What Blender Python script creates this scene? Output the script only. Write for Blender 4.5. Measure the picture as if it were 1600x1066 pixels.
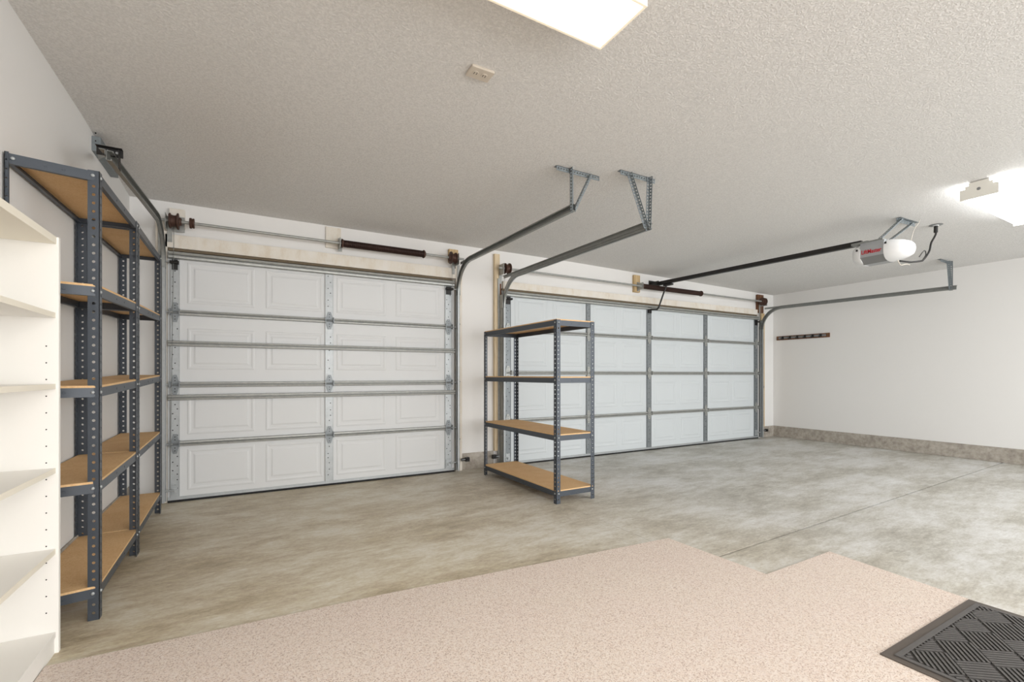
import bpy, math, random
from mathutils import Vector as V, Matrix
random.seed(7)
for o in list(bpy.data.objects): bpy.data.objects.remove(o)
C = bpy.context.scene.collection
SC = bpy.context.scene
# ------------------------------------------------------------------ camera, world, light, exposure
FPX, YAW, HOR, CAMH = 725.0, math.radians(29.4), 586.0, 1.10
cd = bpy.data.cameras.new('camera'); cam = bpy.data.objects.new('camera', cd); C.objects.link(cam)
cam.location = (0, 0, CAMH); cam.rotation_euler = (math.radians(90), 0, -YAW)
cd.sensor_width = 36; cd.lens = 36 * FPX / 1600; cd.shift_y = (HOR - 533) / 1600
cd.clip_start = 0.02
SC.camera = cam
w = bpy.data.worlds.new('world'); SC.world = w; w.use_nodes = True
w.node_tree.nodes['Background'].inputs[0].default_value = (0.8, 0.88, 1, 1)
w.node_tree.nodes['Background'].inputs[1].default_value = 1.0
SC.view_settings.view_transform = 'Standard'
SC.view_settings.look = 'None'
SC.view_settings.gamma = 1.0
SC.view_settings.use_curve_mapping = False
SC.view_settings.exposure = 0.0
def area(name, loc, rot, sx, sy, power, col):
    l = bpy.data.lights.new(name, 'AREA'); l.shape = 'RECTANGLE'; l.size = sx; l.size_y = sy
    l.energy = power; l.color = col
    o = bpy.data.objects.new(name, l); C.objects.link(o); o.location = loc; o.rotation_euler = rot
    return o
# added fill lights behind the camera
area('added_fill_rear_right', (5.6, -4.05, 1.40), (math.radians(90), 0, 0), 4.6, 2.2, 225, (0.93, 0.965, 1.0))
area('added_fill_rear_left', (1.2, -4.05, 1.40), (math.radians(90), 0, 0), 3.8, 2.2, 140, (0.97, 0.98, 1.0))
area('added_fill_overhead_left', (1.2, -0.9, 2.5), (0, 0, 0), 1.2, 0.3, 34, (1.0, 0.97, 0.93))  # overhead pair: added fill to brighten floor and carpet, not real fixtures
area('added_fill_overhead_right', (5.6, -0.9, 2.5), (0, 0, 0), 1.2, 0.3, 34, (0.96, 0.98, 1.0))

# ------------------------------------------------------------------ materials
def mat(name, col, rough=0.6, metal=0.0, spec=0.5):
    m = bpy.data.materials.new(name); m.use_nodes = True
    b = m.node_tree.nodes['Principled BSDF']
    b.inputs['Base Color'].default_value = (*col, 1); b.inputs['Roughness'].default_value = rough
    b.inputs['Metallic'].default_value = metal
    b.inputs['Specular IOR Level'].default_value = spec
    return m
class N:
    def __init__(s, m): s.t = m.node_tree; s.b = s.t.nodes['Principled BSDF']; s.c = None
    def coord(s, scale=(1, 1, 1), rot=(0, 0, 0)):
        g = s.t.nodes.new('ShaderNodeNewGeometry'); mp = s.t.nodes.new('ShaderNodeMapping')
        mp.inputs['Scale'].default_value = scale; mp.inputs['Rotation'].default_value = rot
        s.t.links.new(g.outputs['Position'], mp.inputs['Vector']); return mp.outputs[0]
    def noise(s, co, scale, detail=4, rough=0.5, dist=0.0):
        n = s.t.nodes.new('ShaderNodeTexNoise'); n.inputs['Scale'].default_value = scale
        n.inputs['Detail'].default_value = detail; n.inputs['Roughness'].default_value = rough
        n.inputs['Distortion'].default_value = dist
        s.t.links.new(co, n.inputs['Vector']); return n.outputs[0]
    def vor(s, co, scale, feat='F1'):
        n = s.t.nodes.new('ShaderNodeTexVoronoi'); n.feature = feat; n.inputs['Scale'].default_value = scale
        s.t.links.new(co, n.inputs['Vector']); return n
    def ramp(s, fac, stops):
        r = s.t.nodes.new('ShaderNodeValToRGB'); e = r.color_ramp.elements
        while len(e) < len(stops): e.new(0.5)
        for i, (p, c) in enumerate(stops):
            e[i].position = p; e[i].color = (*c, 1) if len(c) == 3 else c
        s.t.links.new(fac, r.inputs[0]); return r.outputs[0]
    def mix(s, fac, a, b, mode='MIX'):
        n = s.t.nodes.new('ShaderNodeMix'); n.data_type = 'RGBA'; n.blend_type = mode
        if isinstance(fac, float): n.inputs[0].default_value = fac
        else: s.t.links.new(fac, n.inputs[0])
        for k, x in ((6, a), (7, b)):
            if isinstance(x, tuple): n.inputs[k].default_value = (*x, 1)
            else: s.t.links.new(x, n.inputs[k])
        return n.outputs[2]
    def sep(s, co):
        n = s.t.nodes.new('ShaderNodeSeparateXYZ'); s.t.links.new(co, n.inputs[0]); return n.outputs
    def rng(s, x, a, b, c=0.0, d=1.0):
        n = s.t.nodes.new('ShaderNodeMapRange'); s.t.links.new(x, n.inputs[0])
        for i, q in enumerate((a, b, c, d)): n.inputs[i + 1].default_value = q
        return n.outputs[0]
    def col(s, x): s.t.links.new(x, s.b.inputs['Base Color'])
    def rough(s, x): s.t.links.new(x, s.b.inputs['Roughness'])
    def bump(s, h, strength, dist):
        n = s.t.nodes.new('ShaderNodeBump'); n.inputs['Strength'].default_value = strength
        n.inputs['Distance'].default_value = dist; s.t.links.new(h, n.inputs['Height'])
        s.t.links.new(n.outputs[0], s.b.inputs['Normal'])

def g(v): return ((v / 255) / 12.92 if v <= 10.3 else ((v / 255 + 0.055) / 1.055) ** 2.4)
def rgb(r, gg, b): return (g(r), g(gg), g(b))

M = {}
M['wall'] = mat('wall_paint', rgb(232, 230, 227), 0.75); n = N(M['wall']); n.bump(n.noise(n.coord(), 160, 3), 0.15, 0.002)
M['ceiling'] = mat('knockdown_ceiling', rgb(218, 218, 217), 0.85); n = N(M['ceiling'])
k = n.noise(n.coord((1, 1, 0.2)), 95, 4, 0.6, 0.6)
n.col(n.ramp(k, [(0.40, rgb(218, 216, 213)), (0.52, rgb(228, 226, 223)), (0.62, rgb(234, 232, 229))]))  # bump hollows coloured darker to imitate the shading of the relief
n.bump(n.ramp(k, [(0.40, (0, 0, 0)), (0.62, (1, 1, 1))]), 0.65, 0.0035)
M['concrete'] = mat('concrete_floor', rgb(170, 160, 145), 0.42); n = N(M['concrete'])
co = n.coord(); st = n.coord((0.7, 1.3, 1), (0, 0, math.radians(-18)))
a1 = n.noise(st, 1.5, 10, 0.74, 0.2); a2 = n.noise(n.coord((0.5, 1.7, 1), (0, 0, math.radians(-22))), 11, 9, 0.82, 0.3); a3 = n.noise(st, 55, 5, 0.7)
xx = n.sep(co)[0]
warm = n.ramp(a1, [(0.33, rgb(172, 158, 132)), (0.45, rgb(196, 184, 160)), (0.56, rgb(214, 206, 189)), (0.68, rgb(228, 224, 214))])
cool = n.ramp(a1, [(0.33, rgb(163, 159, 149)), (0.45, rgb(187, 185, 178)), (0.56, rgb(206, 205, 202)), (0.68, rgb(222, 222, 221))])
base = n.mix(n.rng(xx, 0.8, 3.6), warm, cool)
base = n.mix(0.75, base, n.ramp(a2, [(0.36, (0.34, 0.325, 0.30)), (0.5, (0.5, 0.49, 0.475)), (0.66, (0.66, 0.66, 0.65))]), 'OVERLAY')
base = n.mix(0.5, base, n.ramp(a3, [(0.35, (0.36, 0.35, 0.34)), (0.65, (0.62, 0.62, 0.62))]), 'OVERLAY')
n.col(base); n.rough(n.rng(a2, 0.2, 0.8, 0.38, 0.58)); n.bump(a3, 0.12, 0.002)
M['stem'] = mat('concrete_curb', rgb(176, 168, 157), 0.85); n = N(M['stem'])
kk = n.noise(n.coord(), 14, 6, 0.7)
n.col(n.ramp(kk, [(0.3, rgb(138, 130, 120)), (0.5, rgb(168, 160, 149)), (0.7, rgb(190, 183, 173))])); n.bump(n.noise(n.coord(), 60, 5), 0.4, 0.004)
M['carpet'] = mat('carpet', rgb(215, 195, 180), 0.95, 0, 0.1); n = N(M['carpet'])
c1 = n.noise(n.coord(), 165, 3, 0.75); c2 = n.noise(n.coord(), 3, 4, 0.6); c3 = n.noise(n.coord(), 75, 3, 0.6)
cc = n.ramp(c1, [(0.38, rgb(176, 153, 139)), (0.46, rgb(228, 212, 200)), (0.58, rgb(234, 221, 210)), (0.7, rgb(246, 237, 229))])
cc = n.mix(0.45, cc, n.ramp(c3, [(0.35, (0.36, 0.34, 0.33)), (0.6, (0.6, 0.6, 0.6))]), 'OVERLAY')
cc = n.mix(0.2, cc, n.ramp(c2, [(0.3, rgb(236, 216, 206)), (0.7, rgb(238, 226, 210))]))
n.col(cc); n.bump(c1, 0.8, 0.006)
M['rubber'] = mat('mat_rubber', rgb(86, 83, 81), 0.5); n = N(M['rubber']); n.bump(n.noise(n.coord(), 300, 3), 0.2, 0.002)
M['rubber_bed'] = mat('mat_bed', rgb(58, 55, 53), 0.8)
M['rubber_border'] = mat('mat_border', rgb(88, 80, 73), 0.6)
def steel(name, c0, c1, metal, rough):
    m = mat(name, c0, rough, metal); n = N(m)
    k = n.vor(n.coord((1, 1, 1)), 55).outputs['Color']
    n.col(n.mix(n.noise(n.coord(), 30, 4, 0.7), c0, c1)); n.bump(n.noise(n.coord(), 90, 3), 0.1, 0.001); return m
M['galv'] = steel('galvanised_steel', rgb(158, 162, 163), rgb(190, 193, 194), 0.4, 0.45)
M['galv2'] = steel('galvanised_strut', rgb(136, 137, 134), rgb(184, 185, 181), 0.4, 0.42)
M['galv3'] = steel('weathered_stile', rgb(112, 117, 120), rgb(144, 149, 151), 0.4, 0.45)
M['track'] = steel('track_steel', rgb(128, 130, 128), rgb(164, 166, 163), 0.6, 0.42)
M['angle'] = steel('angle_steel', rgb(110, 118, 122), rgb(150, 157, 160), 0.5, 0.45)
M['shelf'] = mat('shelf_paint', rgb(70, 76, 84), 0.4, 0.2); n = N(M['shelf']); n.bump(n.noise(n.coord(), 250, 2), 0.15, 0.001)
M['board'] = mat('particle_board', rgb(196, 158, 110), 0.75); n = N(M['board'])
pb = n.noise(n.coord(), 120, 4, 0.7)
n.col(n.mix(0.5, n.ramp(pb, [(0.3, rgb(196, 150, 98)), (0.5, rgb(226, 186, 136)), (0.7, rgb(238, 206, 160))]), n.ramp(n.noise(n.coord(), 9, 4), [(0.3, rgb(214, 172, 120)), (0.7, rgb(228, 192, 144))])))
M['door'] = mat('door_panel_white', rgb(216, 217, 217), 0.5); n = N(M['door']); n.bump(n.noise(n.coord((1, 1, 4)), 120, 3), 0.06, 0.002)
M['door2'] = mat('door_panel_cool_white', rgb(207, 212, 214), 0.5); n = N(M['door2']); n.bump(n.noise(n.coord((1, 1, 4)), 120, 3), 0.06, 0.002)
M['primed'] = mat('oversprayed_wood', rgb(222, 210, 190), 0.8); n = N(M['primed'])
n.col(n.ramp(n.noise(n.coord((1, 1, 0.4)), 11, 6, 0.7), [(0.3, rgb(218, 206, 188)), (0.5, rgb(229, 222, 210)), (0.7, rgb(233, 228, 220))]))
M['wood'] = mat('bare_pine', rgb(206, 180, 138), 0.75); n = N(M['wood'])
n.col(n.ramp(n.noise(n.coord((30, 30, 1.2)), 3, 5, 0.6, 1.0), [(0.3, rgb(204, 180, 142)), (0.55, rgb(222, 203, 172)), (0.75, rgb(232, 217, 190))]))
M['darkwood'] = mat('stained_wood', rgb(104, 62, 38), 0.7); n = N(M['darkwood'])
n.col(n.ramp(n.noise(n.coord((20, 20, 1.2)), 3, 5), [(0.3, rgb(70, 44, 30)), (0.7, rgb(132, 86, 52))]))
M['spring'] = mat('spring_brown', rgb(58, 38, 32), 0.5, 0.3)
M['drum'] = mat('drum_brown', rgb(78, 54, 44), 0.6, 0.3)
M['tan'] = mat('tan_pine', rgb(196, 168, 122), 0.8); n = N(M['tan'])
n.col(n.ramp(n.noise(n.coord((30, 30, 1.2)), 3, 5, 0.6, 1.0), [(0.3, rgb(178, 148, 104)), (0.55, rgb(204, 178, 136)), (0.75, rgb(218, 198, 160))]))
M['gapshade'] = mat('header_shadow', rgb(112, 98, 78), 0.8)  # brown tone stands in for the shadow below the header boards
M['black'] = mat('black_steel', rgb(34, 32, 31), 0.5, 0.2)
M['seal'] = mat('black_rubber', rgb(24, 24, 24), 0.8)
M['white'] = mat('white_plastic', rgb(238, 238, 238), 0.35)
M['cream'] = mat('cream_plate', rgb(206, 196, 182), 0.45)
M['grey'] = mat('grey_plastic', rgb(158, 160, 162), 0.4)
M['grey2'] = mat('grey_plastic_dark', rgb(126, 127, 127), 0.45)
M['red'] = mat('red_print', rgb(190, 28, 44), 0.5)
M['book'] = mat('bookcase_laminate', rgb(243, 240, 234), 0.5); n = N(M['book']); n.bump(n.noise(n.coord(), 140, 2), 0.05, 0.001)
M['bookedge'] = mat('bookcase_edge_band', rgb(242, 235, 219), 0.5)
M['fixture'] = mat('fixture_enamel', rgb(232, 230, 222), 0.45)
M['hole'] = mat('hole_dark', rgb(32, 31, 30), 0.8)
M['brass'] = mat('screw_head', rgb(120, 105, 80), 0.4, 0.6)
M['gap'] = mat('joint_dirt', rgb(62, 48, 36), 0.95)
def emit(name, col, st, base=(0.9, 0.9, 0.9)):
    m = mat(name, base, 0.3); b = m.node_tree.nodes['Principled BSDF']
    b.inputs['Emission Color'].default_value = (*col, 1); b.inputs['Emission Strength'].default_value = st; return m
M['lens_warm'] = emit('lens_warm', (1.0, 0.97, 0.92), 5.5)
M['lens_cool'] = emit('lens_cool', (0.96, 0.985, 1.0), 8.5)
M['lens_rim'] = emit('lens_rim_warm', (1.0, 0.86, 0.62), 0.35, (0.8, 0.72, 0.6))

# ------------------------------------------------------------------ builder
ORG = {}
def org(o): return ORG.get(o.name, V((0, 0, 0))) if o else V((0, 0, 0))
class MB:
    def __init__(s): s.v = []; s.f = []
    def add(s, vs, fs):
        b = len(s.v); s.v += [V(p) for p in vs]; s.f += [tuple(b + i for i in f) for f in fs]; return s
    def box(s, x0, x1, y0, y1, z0, z1):
        if x0 > x1: x0, x1 = x1, x0
        if y0 > y1: y0, y1 = y1, y0
        if z0 > z1: z0, z1 = z1, z0
        return s.add([(x0, y0, z0), (x1, y0, z0), (x1, y1, z0), (x0, y1, z0), (x0, y0, z1), (x1, y0, z1), (x1, y1, z1), (x0, y1, z1)],
                     [(0, 3, 2, 1), (4, 5, 6, 7), (0, 1, 5, 4), (1, 2, 6, 5), (2, 3, 7, 6), (3, 0, 4, 7)])
    def hexa(s, lo, hi):   # two quads (counter-clockwise from above), bottom and top
        return s.add(list(lo) + list(hi), [(3, 2, 1, 0), (4, 5, 6, 7), (0, 1, 5, 4), (1, 2, 6, 5), (2, 3, 7, 6), (3, 0, 4, 7)])
    def bar(s, p0, p1, w, h, up=(0, 0, 1)):
        p0, p1 = V(p0), V(p1); d = (p1 - p0).normalized(); u = V(up)
        sd = d.cross(u).normalized(); u = sd.cross(d).normalized()
        a, b = sd * w / 2, u * h / 2
        q = [-a - b, a - b, a + b, -a + b]
        return s.add([p0 + x for x in q] + [p1 + x for x in q], [(3, 2, 1, 0), (4, 5, 6, 7), (0, 1, 5, 4), (1, 2, 6, 5), (2, 3, 7, 6), (3, 0, 4, 7)])
    def lathe(s, p0, axis, prof, n=16, caps=True):    # prof: (distance along axis, radius)
        p0 = V(p0); ax = V(axis).normalized(); u = ax.orthogonal().normalized(); w_ = ax.cross(u)
        b = len(s.v)
        for d, r in prof:
            for i in range(n):
                t = 2 * math.pi * i / n; s.v.append(p0 + ax * d + (u * math.cos(t) + w_ * math.sin(t)) * r)
        for k in range(len(prof) - 1):
            for i in range(n):
                j = (i + 1) % n; s.f.append((b + k * n + i, b + k * n + j, b + (k + 1) * n + j, b + (k + 1) * n + i))
        if caps:
            s.f.append(tuple(b + i for i in range(n))[::-1]); s.f.append(tuple(b + (len(prof) - 1) * n + i for i in range(n)))
        return s
    def cyl(s, p0, p1, r, n=12):
        d = V(p1) - V(p0); return s.lathe(p0, d, [(0, r), (d.length, r)], n)
    def tube(s, pts, r, n=8):
        pts = [V(p) for p in pts]; b = len(s.v); up = None
        for i, p in enumerate(pts):
            d = (pts[min(i + 1, len(pts) - 1)] - pts[max(i - 1, 0)]).normalized()
            u = d.orthogonal().normalized() if up is None else (up - d * up.dot(d)).normalized()
            up = u; w_ = d.cross(u)
            for k in range(n):
                t = 2 * math.pi * k / n; s.v.append(p + (u * math.cos(t) + w_ * math.sin(t)) * r)
        for i in range(len(pts) - 1):
            for k in range(n):
                j = (k + 1) % n; s.f.append((b + i * n + k, b + i * n + j, b + (i + 1) * n + j, b + (i + 1) * n + k))
        s.f.append(tuple(b + k for k in range(n))[::-1]); s.f.append(tuple(b + (len(pts) - 1) * n + k for k in range(n)))
        return s
    def prism(s, poly, ext):      # poly: 3-D points, extruded by ext
        m = len(poly); ext = V(ext); return s.add([V(p) for p in poly] + [V(p) + ext for p in poly],
            [tuple(range(m))[::-1], tuple(range(m, 2 * m))] + [(i, (i + 1) % m, m + (i + 1) % m, m + i) for i in range(m)])
    def sweep(s, path, nrm, side, prof):   # rectangle or polygon profile [(n, s)] swept along path with normals nrm and constant side
        b = len(s.v); m = len(prof); side = V(side)
        for p, nn in zip(path, nrm):
            for a, c in prof: s.v.append(V(p) + V(nn) * a + side * c)
        for i in range(len(path) - 1):
            for k in range(m):
                j = (k + 1) % m; s.f.append((b + i * m + k, b + i * m + j, b + (i + 1) * m + j, b + (i + 1) * m + k))
        s.f.append(tuple(b + k for k in range(m))[::-1]); s.f.append(tuple(b + (len(path) - 1) * m + k for k in range(m)))
        return s
    def perf(s, p0, dl, L, dw, W, dt, th, pitch, r, off=None, n=8, skip=()):
        """plate of length L and width W with a row of through holes"""
        p0, dl, dw, dt = V(p0), V(dl).normalized(), V(dw).normalized(), V(dt).normalized()
        k = max(1, int((L) / pitch)); e0 = (L - k * pitch) / 2
        P = lambda a, b_, c: p0 + dl * a + dw * b_ + dt * c
        cx = W / 2 if off is None else off
        for lay in (0, th):
            fl = lay == 0
            def q(a, b_, c, d):
                i = len(s.v); s.v += [a, b_, c, d]; s.f.append((i, i + 1, i + 2, i + 3) if fl else (i + 3, i + 2, i + 1, i))
            q(P(0, 0, lay), P(0, W, lay), P(e0, W, lay), P(e0, 0, lay)); q(P(L - e0, 0, lay), P(L - e0, W, lay), P(L, W, lay), P(L, 0, lay))
        H = pitch / 2
        for i in range(k):
            c = e0 + (i + .5) * pitch
            out = [(c - H, 0), (c, 0), (c + H, 0), (c + H, cx), (c + H, W), (c, W), (c - H, W), (c - H, cx)]
            if i in skip:
                for lay in (0, th):
                    s.add([P(a, b_, lay) for a, b_ in (out[0], out[2], out[4], out[6])], [(0, 3, 2, 1) if lay == 0 else (0, 1, 2, 3)])
                continue
            ang = [math.radians(225 + 45 * j) for j in range(8)]
            inn = [(c + r * math.cos(t), cx + r * math.sin(t)) for t in ang]
            b0 = len(s.v)
            for lay in (0, th): s.v += [P(a, b_, lay) for a, b_ in out] + [P(a, b_, lay) for a, b_ in inn]
            for j in range(8):
                jj = (j + 1) % 8
                s.f.append((b0 + j, b0 + 8 + j, b0 + 8 + jj, b0 + jj)); s.f.append((b0 + 16 + j, b0 + 16 + jj, b0 + 24 + jj, b0 + 24 + j))
                s.f.append((b0 + 8 + j, b0 + 24 + j, b0 + 24 + jj, b0 + 8 + jj))
        for b_ in (0, W): s.add([P(0, b_, 0), P(L, b_, 0), P(L, b_, th), P(0, b_, th)], [(0, 1, 2, 3)])
        for a in (0, L): s.add([P(a, 0, 0), P(a, W, 0), P(a, W, th), P(a, 0, th)], [(0, 1, 2, 3)])
        return s
    def mesh(s, name, m, o=V((0, 0, 0))):
        me = bpy.data.meshes.new(name); me.from_pydata([tuple(p - o) for p in s.v], [], s.f); me.materials.append(m); me.validate(); me.update(); return me
    def build(s, name, m, parent=None, smooth=False, bevel=0, o=None):
        if o is None and parent is None:
            xs = [p.x for p in s.v]; ys = [p.y for p in s.v]; zs = [p.z for p in s.v]
            o = V(((min(xs) + max(xs)) / 2, (min(ys) + max(ys)) / 2, min(zs)))
        base = V(o) if o is not None else org(parent)
        me = s.mesh(name, m, base); ob = bpy.data.objects.new(name, me); C.objects.link(ob)
        ob.location = base - org(parent); ob.parent = parent; ORG[ob.name] = base.copy()
        if smooth:
            for p in me.polygons: p.use_smooth = True
            md = ob.modifiers.new('edge', 'EDGE_SPLIT'); md.split_angle = math.radians(40)
        if bevel:
            md = ob.modifiers.new('bevel', 'BEVEL'); md.width = bevel; md.segments = 2; md.limit_method = 'ANGLE'
        return ob
def inst(src, name, loc, parent):
    o = bpy.data.objects.new(name, src if isinstance(src, bpy.types.Mesh) else src.data); C.objects.link(o)
    o.location = V(loc) - org(parent); o.parent = parent; ORG[o.name] = V(loc); return o
def tag(o, label, cat, group=None, kind=None):
    o['label'] = label; o['category'] = cat
    if group: o['group'] = group
    if kind: o['kind'] = kind
    return o
def struct(o, label=None):
    o['kind'] = 'structure'
    if label: o['label'] = label
    return o
def empty(name, loc):
    o = bpy.data.objects.new(name, None); C.objects.link(o); o.location = loc; o.empty_display_size = 0.1; ORG[o.name] = V(loc); return o

# ------------------------------------------------------------------ room shell
XL, XR, YW, YB = -0.885, 8.20, 4.97, -4.2
def zc(x, y):
    cl = lambda t: max(0, min(1, t))
    return 2.60 - 0.07 * cl((x - 3.5) / 4.7) + 0.07 * cl((0.2 - x) / 1.08) * cl((4.95 - y) / 1.2)
# ceiling: slightly uneven sheet
nx, ny = 46, 46; b = MB(); vs = []; fs = []
for j in range(ny + 1):
    for i in range(nx + 1):
        x = XL - 0.1 + (XR - XL + 0.2) * i / nx; y = YB - 0.1 + (YW - YB + 0.25) * j / ny
        vs.append((x, y, zc(x, y)))
for j in range(ny):
    for i in range(nx):
        a = j * (nx + 1) + i; fs.append((a, a + nx + 1, a + nx + 2, a + 1))
top = len(vs); vs += [(XL - .1, YB - .1, 2.85), (XR + .1, YB - .1, 2.85), (XR + .1, YW + .15, 2.85), (XL - .1, YW + .15, 2.85)]; fs.append((top, top + 1, top + 2, top + 3))
b.add(vs, fs)
ceil = struct(b.build('ceiling', M['ceiling'], smooth=False, o=V((0, 0, 2.6))), 'textured off-white garage ceiling')
for p in ceil.data.polygons: p.use_smooth = True
# the faint drywall seam on the ceiling
# floor: base and slabs parted by control joints
fl = struct(MB().box(XL - .1, XR + .1, YB - .1, YW + .25, -0.12, -0.012).build('floor', M['gap'], o=V((0, 0, 0))), 'mottled grey-brown concrete garage floor')
j1 = lambda x: 1.835 + (x - 2.545) * 0.0381
gp = 0.008
def slab(poly, gap=True):
    o = MB().prism([(x, y, -0.012) for x, y in poly], (0, 0, 0.012)).build('concrete_slab', M['concrete'], fl, o=V((poly[0][0], poly[0][1], 0))); return o
XA, XB = 2.31, 4.65
slab([(XL - .1, YB - .1), (XA - .003, YB - .1), (XA - .003, YW + .25), (XL - .1, YW + .25)])
slab([(XA, j1(XA) + gp), (XB - .002, j1(XB) + gp), (XB - .002, YW + .25), (XA, YW + .25)])
slab([(XB, j1(XB) + gp), (XR + .1, j1(XR) + gp), (XR + .1, YW + .25), (XB, YW + .25)])
slab([(XA, YB - .1), (XB - .002, YB - .1), (XB - .002, j1(XB) - gp), (XA, j1(XA) - gp)])
slab([(XB, YB - .1), (XR + .1, YB - .1), (XR + .1, j1(XR) - gp), (XB, j1(XB) - gp)])
# walls
ZT = 2.74
struct(MB().box(XL - .12, XL, YB - .1, YW + .15, 0, ZT).build('wall_left', M['wall']), 'white painted left garage wall')
struct(MB().box(XR, XR + .12, YB - .1, YW + .15, 0.19, ZT).box(XR + .012, XR + .12, YB - .1, YW + .15, 0, 0.19).build('wall_right', M['wall']), 'white painted right garage wall')
struct(MB().box(XL - .1, XR + .1, YB - .12, YB, 0, ZT).build('wall_back', M['wall']), 'white painted rear wall')
D1 = (-0.62, 2.02); D2 = (2.64, 7.68)
T1, T2 = 2.165, 2.115
wf = MB()
wf.box(XL, D1[0] + .06, YW, YW + .14, 0, ZT).box(D1[1] - .06, D2[0] + .06, YW, YW + .14, 0, ZT).box(D2[1] - .06, XR, YW, YW + .14, 0, ZT)
wf.box(D1[0] + .06, D1[1] - .06, YW, YW + .14, T1 - .04, ZT).box(D2[0] + .06, D2[1] - .06, YW, YW + .14, T2 - .04, ZT)
struct(wf.build('wall_front', M['wall']), 'white painted wall around the two garage doors')
# exposed concrete curbs
def curb(name, a, lab): return struct(MB().box(*a).build(name, M['stem'], bevel=0.004), lab)
curb('baseboard_right', (XR - .012, XR + .012, YB, YW - .0, 0, 0.19), 'bare concrete curb along the right wall')
curb('baseboard_front', (D1[1] + .10, D2[0] - .10, YW - .014, YW, 0, 0.19), 'bare concrete curb between the garage doors')
curb('baseboard_corner', (7.83, XR - .012, YW - .014, YW, 0, 0.19), 'short concrete curb right of the double door')
curb('baseboard_left', (XL, XL + .012, YB, YW - .0, 0, 0.17), 'bare concrete curb along the left wall')
# wooden headers and jambs round the doors
def trim(nm, a, m, lab): return struct(MB().box(*a).build(nm, M[m], bevel=0.002), lab)
JY = (YW - 0.04, YW)
trim('trim_1', (D1[0] - .02, D1[1] + .02, JY[0], JY[1], T1 + .035, T1 + .15), 'primed', 'pale wooden header board over the single garage door')
trim('trim_2', (D2[0] + .02, D2[1] - .0, JY[0], JY[1], T2 + .03, T2 + .12), 'primed', 'pale wooden header board over the double garage door')
trim('trim_3', (D1[0] - .085, D1[0] - .003, JY[0], JY[1], 0, T1 + .26), 'primed', 'pale wooden jamb left of the single garage door')
trim('trim_4', (D1[1] + .022, D1[1] + .10, JY[0], JY[1], 0, T1 + .18), 'primed', 'wooden jamb right of the single garage door')
trim('trim_5', (D2[0] - .10, D2[0] - .03, JY[0], JY[1], 0.19, 2.55), 'wood', 'full-height wooden jamb left of the double garage door')
trim('trim_6', (D2[0] - .03, D2[0] - .004, JY[0] + .01, JY[1], 0, 2.2), 'darkwood', 'dark strip standing for the shaded gap left of the double garage door')  # dark strip put in for the dark gap beside the jamb
trim('trim_7', (D2[1] + .10, D2[1] + .20, JY[0], JY[1], 0.19, 2.18), 'tan', 'wooden jamb right of the double garage door')
trim('trim_8', (D2[1] + .004, D2[1] + .17, JY[0], JY[1], 2.185, 2.50), 'darkwood', 'brown wooden block right of the double garage door, under the ceiling')
trim('trim_9', (0.655, 0.80, YW - .02, YW, 2.375, 2.585), 'primed', 'painted spring pad above the single garage door')
trim('trim_10', (D1[0] + .01, D1[0] + .12, YW - .042, YW - .0, T1 + .215, 2.54), 'primed', 'painted pad behind the left cable drum of the single door')
trim('trim_11', (D1[1] - .06, D1[1] + .05, YW - .042, YW - .0, T1 + .215, 2.53), 'tan', 'wooden pad behind the right cable drum of the single door')
trim('trim_12', (4.79, 4.90, YW - .042, YW, 2.29, 2.535), 'tan', 'wooden spring pad above the double garage door')
trim('trim_13', (D1[0] - .0, D1[1] + .0, YW - .03, YW - .001, T1 + .012, T1 + .034), 'gapshade', 'dark strip coloured as the shadow under the header of the single door')
trim('trim_14', (D2[0] + .0, D2[1] - .0, YW - .03, YW - .001, T2 + .008, T2 + .029), 'gapshade', 'dark strip coloured as the shadow under the header of the double door')

# ------------------------------------------------------------------ garage doors
YD0, YD1 = YW - 0.045, YW - 0.005     # panel front (room side), back
def raised_mesh(w_, h_, m):
    """stamped raised panel: outer ridge, groove, inner field"""
    b = MB(); rings = [(0, 0), (0.008, 0.0034), (0.018, 0.0036), (0.030, 0.0002), (0.046, 0.0004), (0.060, 0.0044), (0.064, 0.0044)]
    for ins, d in rings:
        x, z = w_ / 2 - ins, h_ / 2 - ins
        b.v += [V((-x, -d, -z)), V((x, -d, -z)), V((x, -d, z)), V((-x, -d, z))]
    for k in range(len(rings) - 1):
        for i in range(4):
            j = (i + 1) % 4; b.f.append((4 * k + i, 4 * k + j, 4 * k + 4 + j, 4 * k + 4 + i))
    k = 4 * (len(rings) - 1); b.f.append((k, k + 1, k + 2, k + 3)); return b.mesh('raised_panel', m)
def strut(x0, x1, z, hh, y, parent, m='galv2', name='strut'):
    """folded steel reinforcing bar, hat section"""
    pr = [(-hh, 0), (-hh, -.010), (-hh * .8, -.030), (-hh * .35, -.032), (-hh * .14, -.028), (-hh * .10, -.004), (hh * .10, -.004), (hh * .14, -.028), (hh * .35, -.032), (hh * .8, -.030), (hh, -.010), (hh, 0)]
    return MB().prism([(x0, y + d, z + q) for q, d in pr], (x1 - x0, 0, 0)).build(name, M[m], parent)
def dots(pts, r, y, parent, name='screw_head', m='hole'):
    b = MB()
    for x, z in pts: b.lathe((x, y, z), (0, -1, 0), [(-.001, r), (.0018, r * .8)], 7)
    o = b.build(name, M[m], parent); o['kind'] = 'stuff'; return o
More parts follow.
